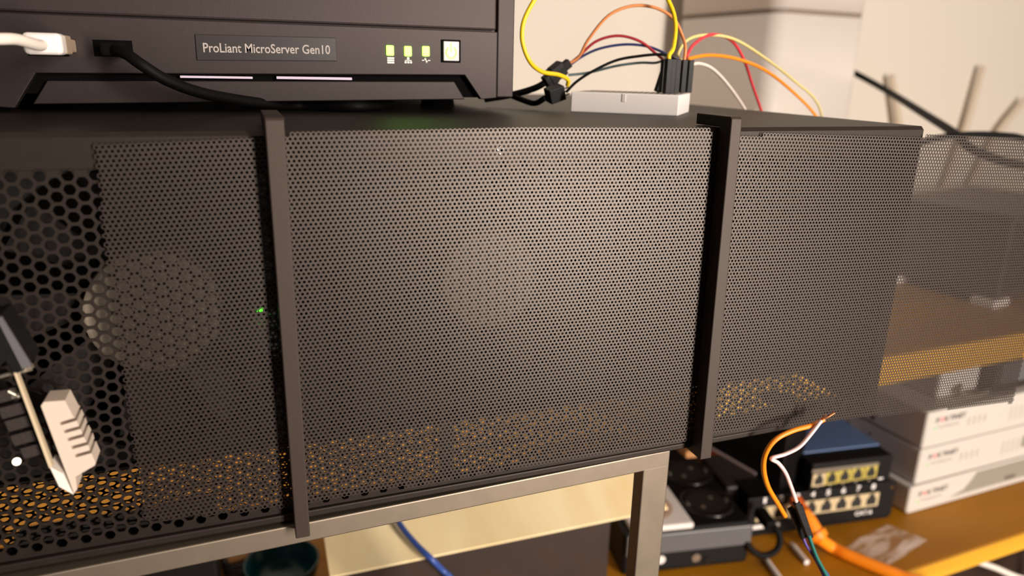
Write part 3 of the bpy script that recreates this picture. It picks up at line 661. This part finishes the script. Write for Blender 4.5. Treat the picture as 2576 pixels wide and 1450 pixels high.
for i in range(8):
    x = 12.2+17.3*i; rj(pp, x, 24.6, 17.2, 15.4, port_m)
    o = text('number', str(i+1), 8.2, print_w, pp, (0,0,0), (1,0,0), (0,0,1), width=3.0 if i == 0 else 4.8, bold=.03)
    M = np.array(INV[pp.name]); me = o.data; n_ = len(me.vertices); co = np.empty(n_*3); me.vertices.foreach_get('co', co); co = co.reshape(-1,3)
    co = (co-M[:3, 3])@M[:3, :3]+np.array([x-1.8, -.15, 36.6])*S; me.vertices.foreach_set('co', co.ravel()); me.update()
for s_, x0, z0, w0, h0 in (('CAT.6', 117.5, 8.0, 20, 6.2),):
    o = text('lettering', s_, h0, print_w, pp, (0,0,0), (1,0,0), (0,0,1), width=w0, bold=.03)
    M = np.array(INV[pp.name]); me = o.data; n_ = len(me.vertices); co = np.empty(n_*3); me.vertices.foreach_get('co', co); co = co.reshape(-1,3)
    co = (co-M[:3, 3])@M[:3, :3]+np.array([x0, -.15, z0])*S; me.vertices.foreach_set('co', co.ravel()); me.update()
for x, w_ in ((9, 13), (29, 5)):
    k = MB(); k.box(x-w_/2, x+w_/2, -.25, .2, 8, 12.4); obj('label_sticker', k, white_m, pp, local=True)
for x, z in ((-2, 6), (156, 36)):
    k = MB(); k.cyl((x, -.6, z), (x, .2, z), 1.6, n=12); obj('screw', k, chrome, pp, local=True)
sw = thing('network_switch', 'blue metal five-port switch resting on top of the patch panel', 'network switch', (436.2, 283.7, -373.2), -6.2)
k = MB(); k.box(60.6, 152, 4, 96, 1.2, 29); obj('switch_body', k, blk, sw, bevel=.8, local=True)
k = MB(); k.box(60, 152.6, 22, 97, 1.6, 30.4); obj('cover', k, blue_m, sw, bevel=1.0, local=True)
k = MB(); k.prism([(60.6,1.2),(152,1.2),(152,29),(60.6,29)], 1.0, 4.1); obj('front_frame', k, blk, sw, bevel=.8, local=True)
for x in (68.9, 83.3, 97.8, 112.7, 127.8): rj(sw, x, 12.6+(x-98)*.03, 14.2, 13.6, port_y if x > 75 else port_m, y=1.0)
k = MB(); k.box(60.5, 136, .6, 1.1, 20.0, 23.5); obj('port_shield', k, pin_m, sw, local=True)
for x in (68.9, 83.3, 97.8, 112.7, 127.8):
    k = MB(); k.box(x-.8, x+.8, .7, 1.1, 2.6, 5.0); obj('indicator', k, seam_m, sw, local=True)
k = MB(); k.box(138.5, 144, .7, 1.1, 3.4, 5.2); obj('print', k, print_w, sw, local=True)
for x in (68, 145):
    for y in (12, 85):
        k = MB(); k.cyl((x, y, 0), (x, y, 1.3), 4); obj('foot', k, blk, sw, local=True)

# ------------------------------------------------------------------ power strip, power bricks
ps = thing('power_strip', 'black power strip with round sockets beside the steel stand leg', 'power strip', (330, 260, -416), -9)
k = MB(); k.box(-42, 80, 4, 150, 0, 44); obj('strip_body', k, blk, ps, bevel=4, seg=3, local=True)
k = MB(); k.box(-40, 79, 1.2, 4.2, 22, 42); obj('front_band', k, grey_p, ps, bevel=1, local=True, label='grey front band')
def socket(x, y, m, ring_m):
    k = MB(); k.lathe((x, y, 44), [(25,-.1),(25,1.2),(21,1.6),(19.5,-.1),(0,-.1)], 36); f = obj('socket', k, ring_m, ps, local=True)
    k = MB(); k.cyl((x, y, 43.95), (x, y, 44.2), 19.4, n=32); obj('well', k, m, f, local=True)
    k = MB()
    for a in (-1, 1): k.cyl((x+9.5*a*.7, y+9.5*a*.7, 44.1), (x+9.5*a*.7, y+9.5*a*.7, 44.5), 2.4, n=12)
    k.box(x-21, x-18.6, y-2.5, y+2.5, 43.9, 45.4); k.box(x+18.6, x+21, y-2.5, y+2.5, 43.9, 45.4); obj('contact', k, pin_m, f, local=True)
socket(52, 40, port_d, blk_g); socket(56, 94, port_d, blk_g)
k = MB(); k.box(-36, 22, 2, 66, 44, 50); wp = obj('white_socket', k, white_m, ps, bevel=2, seg=3, local=True, label='white square socket plate')
k = MB(); k.lathe((-10, 34, 50), [(23,-.2),(22,.4),(20,-.1),(0,-.1)], 36); k.cyl((-10,34,49.9), (-10,34,50.12), 19.6, n=32); obj('well', k, mat('warm_recess', (176,140,116), .6), wp, local=True)
for x, z, m in ((-6, 14, white_m), (28, 12, chrome), (40, 8, blk_g)):
    k = MB(); k.cyl((x, 3.0, z), (x, 4.6, z), 4.2, n=16); obj('button', k, m, ps, local=True)
pbk = thing('power_brick', 'flat black power brick lying right of the power strip', 'adapter', (462, 345, -416), -10)
k = MB(); k.box(-30, 34, -38, 26, 0, 40); obj('brick_body', k, blk_b, pbk, bevel=2.5, local=True)
k = MB(); k.box(-31, 35, -38.8, 26.6, 22, 23.5); obj('brick_seam', k, blk, pbk, local=True)
tb2 = thing('tall_adapter', 'tall black adapter block left of the blue switch', 'adapter', (473, 292, -375.8), 12)
k = MB(); k.box(0, 31, 0, 100, 0, 68); obj('adapter_body', k, blk_g, tb2, bevel=1.6, local=True)
k = MB(); k.box(-.5, .1, 30, 96, 1, 4); obj('edge_highlight', k, lilac_w, tb2, local=True, label='pale strip painting the edge highlight')  # pale strip paints the highlight along the lid edge
ob = thing('orange_carton', 'orange carton standing behind the power strip', 'carton', (482, 402, -416), 0)
k = MB(); k.box(0, 90, 0, 40, 0, 44); obj('carton_body', k, orange_b, ob, bevel=.8, local=True)
k = MB(); k.box(-.2, 90.2, 14, 24, 43.6, 44.4); obj('carton_tape', k, tan_m, ob, local=True)
tag(obj('wood_strip', MB().obox(Vector((385.42, 345.00, -335.69)), Vector((380.64, 300.00, -328.19))-Vector((393.19, 360.00, -338.41)), (0,0,1), 74, 11, 7), tan_m, bevel=.8), 'short wooden strip behind the right clip foot', 'wood strip')

# ------------------------------------------------------------------ leads on the desk
lo = thing('orange_network_lead', 'thick orange network lead plugged into the patch panel', 'cable', (491.17, 251.63, -410.00))
k = MB(); k.obox((471.96, 262.00, -376.74), Vector((470.84, 250.00, -381.82))-Vector((473.26, 268.00, -376.39)), (0,0,1), 20, 11, 9); obj('plug', k, orange_b, lo, bevel=.8)
k = MB(); k.tube([(470.74, 256.00, -377.89), (471.80, 250.00, -382.02), (473.56, 242.00, -390.03), (475.28, 240.00, -394.22)], 6.4, n=14, r1=9); k.cyl((473.86, 241.00, -391.58), (475.57, 237.00, -395.26), 10.4, 9.8, n=18); obj('boot', k, orange_w, lo)
k = MB(); k.tube([(475.35, 239.00, -394.42), (493.83, 239.03, -409.00), (500.50, 225.80, -410.00), (510.67, 207.41, -410.00), (523.25, 187.08, -410.00), (536.55, 170.12, -411.00), (570,150,-430), (590,130,-480)], 5.6, n=14); obj('lead', k, orange_w, lo)
lb = thing('black_network_lead', 'black lead looping out of the first patch panel port', 'cable', (431.24, 246.09, -410.00))
k = MB(); k.obox((432.26, 262.00, -380.18), Vector((432.10, 250.00, -382.96))-Vector((434.70, 272.00, -380.62)), (0,0,1), 22, 10, 9); obj('plug', k, blk_c, lb, bevel=1.2)
k = MB(); k.tube([(433.38, 262.00, -381.70), (435.54, 252.00, -383.32), (438.24, 246.00, -391.81), (433.73, 243.00, -401.53), (421.36, 243.00, -404.65), (411.34, 246.00, -401.04), (405.56, 250.00, -394.03), (401.62, 256.00, -389.63)], 3.0, n=12); obj('lead', k, blk_c, lb)
# loose thin wires in front of the mesh
wire('bright orange loose wire bowing left in front of the black adapter, bare copper tip', [(207.75, 2.00, -164.56), (201.33, -0.00, -156.34), (191.89, -3.00, -144.19), (185.78, -6.00, -133.15), (184.13, -8.00, -124.69), (187.17, -9.00, -118.77), (194.96, -9.00, -116.21), (204.49, -9.00, -115.27), (209.51, -9.00, -113.59)], 1.0, orange_w, name='loose_wire')
wire('lilac-white loose wire with a sharp kink in front of the black adapter', [(210.68, 0.00, -156.66), (204.80, -2.00, -147.23), (197.99, -5.00, -137.73), (191.82, -7.00, -131.16), (186.78, -8.50, -127.33), (192.23, -9.50, -125.80), (197.69, -10.50, -123.03), (202.19, -11.00, -117.74), (206.34, -11.00, -112.49)], .8, lilac_w, name='loose_wire')
tag(obj('copper_strands', MB().tube([(207.35, -10.00, -113.13), (209.65, -11.00, -111.26), (211.06, -12.00, -108.92)], .22, n=5).tube([(207.28, -10.00, -112.77), (211.01, -9.00, -113.12), (214.71, -9.00, -111.57)], .2, n=5).tube([(205.94, -11.00, -112.43), (206.28, -12.00, -110.62), (206.28, -13.00, -109.12)], .22, n=5), copper_m), 'bare copper strands at the loose wire tips against the mesh', 'wire ends')
dv = Vector((218.51, -2.00, -173.38))-Vector((210.74, 0.00, -157.07))
def lead2(label, p0, p1, pts, m, r=.75):
    ctr = (Vector(p0)+Vector(p1))/2; d = Vector(p1)-Vector(p0)
    return wire(label, [tuple(p1)]+pts, r, m, [(tuple(ctr), tuple(d), d.length, 2.5)])
lead2('teal-green jumper wire hanging below the lilac-white wire, black plug at top', (210.74, 0.00, -157.07), (218.28, -2.00, -173.33), [(220.56, -3.00, -179.19), (223.32, -4.00, -185.23), (227.04, -5.00, -191.57), (232.15, -6.00, -200.44), (242.52, -8.00, -219.83)], green_w)
lead2('deep blue jumper wire hanging beside the teal-green one', (214.49, 2.00, -160.62), (222.28, 1.00, -177.64), [(224.49, 0.00, -184.22), (227.37, -2.00, -190.72), (232.66, -3.00, -197.97), (236.88, -4.00, -206.36), (244.32, -6.00, -224.19)], bblue_w)
lead2('purple jumper wire hanging left of the teal-green one', (212.33, 4.00, -163.01), (220.47, 3.00, -178.59), [(221.98, 2.00, -182.36), (225.49, 1.00, -187.43), (229.23, 0.00, -193.66), (233.28, -1.00, -201.32), (243.42, -3.00, -224.20)], purple_w, .65)
wire('dark red jumper wire crossing behind the black plugs by the orange boot', [(221.68, 8.00, -165.39), (223.10, 7.00, -171.15), (224.71, 6.00, -178.04), (226.78, 4.00, -184.82), (231.08, 2.00, -194.07), (237.15, 0.00, -205.19)], .6, dred_w)
for a, b, lab in (((464.92, 254.85, -413.40), (460.29, 231.65, -413.40), 'white plastic stick lying right of the black cable loop'), ((426.16, 244.67, -413.40), (419.10, 211.55, -413.40), 'white plastic stick lying below the black cable loop at the frame edge')):
    k = MB(); k.cyl(a, b, 2.6, n=10); o = tag(obj('plastic_stick', k, white_m), lab, 'stick', 'white sticks on the desk')
    k = MB(); k.cyl(a, tuple(Vector(a)+(Vector(a)-Vector(b)).normalized()*5), 2.5, 1.6, n=10); obj('tip', k, white_m, o)
# crumpled clear bag
nx, ny = 26, 20; k = MB(); vs = []; rr = random.Random(3)
A, Bx, By = Vector((513.82, 239.87, -415.00)), Vector((531.60, 205.64, -415.00))-Vector((513.82, 239.87, -415.00)), Vector((581.85, 258.11, -415.00))-Vector((513.82, 239.87, -415.00))
import mathutils.noise as mn
for j in range(ny+1):
    for i in range(nx+1):
        u, v = i/nx, j/ny
        h = 1.0+9*abs(mn.noise(Vector((u*2.6, v*2.2, 1.7))))+2*abs(mn.noise(Vector((u*6, v*5, 4.2))))
        ed = min(u, 1-u, v, 1-v)*8
        p = A+Bx*(u+.05*mn.noise(Vector((v*4, 2, 0))))+By*(v+.06*mn.noise(Vector((u*4, 7, 0)))); vs.append((p.x, p.y, -415.6+h*min(1, .25+ed)))
k.add(vs, [(j*(nx+1)+i, j*(nx+1)+i+1, (j+1)*(nx+1)+i+1, (j+1)*(nx+1)+i) for j in range(ny) for i in range(nx)])
tag(obj('plastic_bag', k, bag_m), 'crumpled clear plastic bag on the desk before the white stack', 'bag')

# ------------------------------------------------------------------ humidity sensor hanging at lower left
sn = thing('humidity_sensor', 'white slotted sensor on a circuit board hanging at lower left', 'sensor', (-50.63, -14.00, -76.85))
hp = [(-52.49, -65.85), (-51.74, -64.87), (-47.14, -65.08), (-45.89, -69.70)]
slots = [((-45.52, -70.15), (-49.18, -70.93), (-48.96, -71.81), (-45.27, -71.03)), ((-44.95, -72.60), (-48.61, -73.27), (-48.39, -74.15), (-44.69, -73.49)), ((-44.53, -74.93), (-48.12, -75.60), (-47.90, -76.49), (-44.27, -75.83)), ((-43.84, -77.33), (-47.54, -77.98), (-47.32, -78.88), (-43.58, -78.24)), ((-43.42, -79.82), (-47.06, -80.47), (-46.83, -81.38), (-43.16, -80.74))]
poly = hp[:]
for (a_, b_, c_, d_) in slots: poly += [a_, b_, c_, d_]
poly += [(-42.52, -83.76), (-42.88, -84.41), (-47.60, -86.84), (-47.73, -90.60), (-48.60, -91.62)]
poly = [tuple(p) for p in poly]
poly = poly[::-1]
k = MB(); k.prism(poly, -18, -11); obj('housing', k, mat('sensor_white', (198, 182, 168), .5), sn, label='white slotted plastic housing')
k = MB(); k.prism([tuple(p) for p in [(-50.37, -85.73), (-48.84, -92.17), (-51.75, -89.24), (-53.08, -83.15)]], -17.6, -11); obj('mounting_tab', k, white_c, sn)
k = MB(); k.prism([tuple(p) for p in [(-56.66, -55.85), (-56.08, -55.92), (-52.08, -82.54), (-52.84, -82.86)]][::-1], -19, -17); obj('circuit_board', k, pcb_m, sn)
k = MB()
for a_ in ((-59.45, -14.00, -63.19),(-59.41, -14.00, -67.59),(-58.57, -14.00, -71.28),(-57.94, -14.00, -75.44),(-56.38, -14.00, -79.36)):
    k.obox(a_, Vector((-52.60, -14.00, -84.67))-Vector((-57.57, -14.00, -57.48)), (0,1,0), 3.0, 6, 1.6)
obj('components', k, blk_b, sn)
k = MB()
for a_, b_ in (((-57.70, -15.00, -57.59),(-53.81, -15.00, -56.78)), ((-60.81, -15.00, -58.05),(-57.83, -15.00, -57.36)), ((-59.74, -15.00, -62.17),(-57.46, -15.00, -64.11)), ((-59.14, -15.00, -63.88),(-57.14, -15.00, -63.06))): k.cyl(a_, b_, .55, n=8)
k.cyl((-63.02, -8.00, -84.96), (-61.66, -12.00, -83.24), 1.0, n=10); k.cyl((-55.00, -15.00, -56.64), (-53.83, -15.00, -55.71), 1.0, n=10); obj('pins', k, pin_m, sn, label='shiny solder pins')
k = MB(); k.prism([tuple(p) for p in [(-61.42, -42.25), (-57.12, -40.83), (-52.74, -54.38), (-56.65, -56.67), (-58.11, -52.89), (-63.97, -58.50)]][::-1], -19, -9); obj('plug', k, blk, sn, bevel=.4, label='black plug block')
k = MB(); k.prism([tuple(p) for p in [(-57.89, -41.57), (-56.86, -41.26), (-52.54, -54.19), (-54.54, -55.01)]][::-1], -19.6, -18.9); obj('plug_lit_face', k, grey_p, sn)  # grey paints the light on the black plug's face
for i, m in enumerate((blk_c, dred_w, yellow_w)):
    k = MB(); k.tube([(-60.5, -13, -50-2.2*i), (-66, -15, -51-2.2*i), (-80, -18, -46-3.5*i), (-110-4*i, -24, -20), (-160, -12, 6+4*i), (-178, 20, 4+2*i), (-190, 60, -20)], .8); obj('lead', k, m, sn)
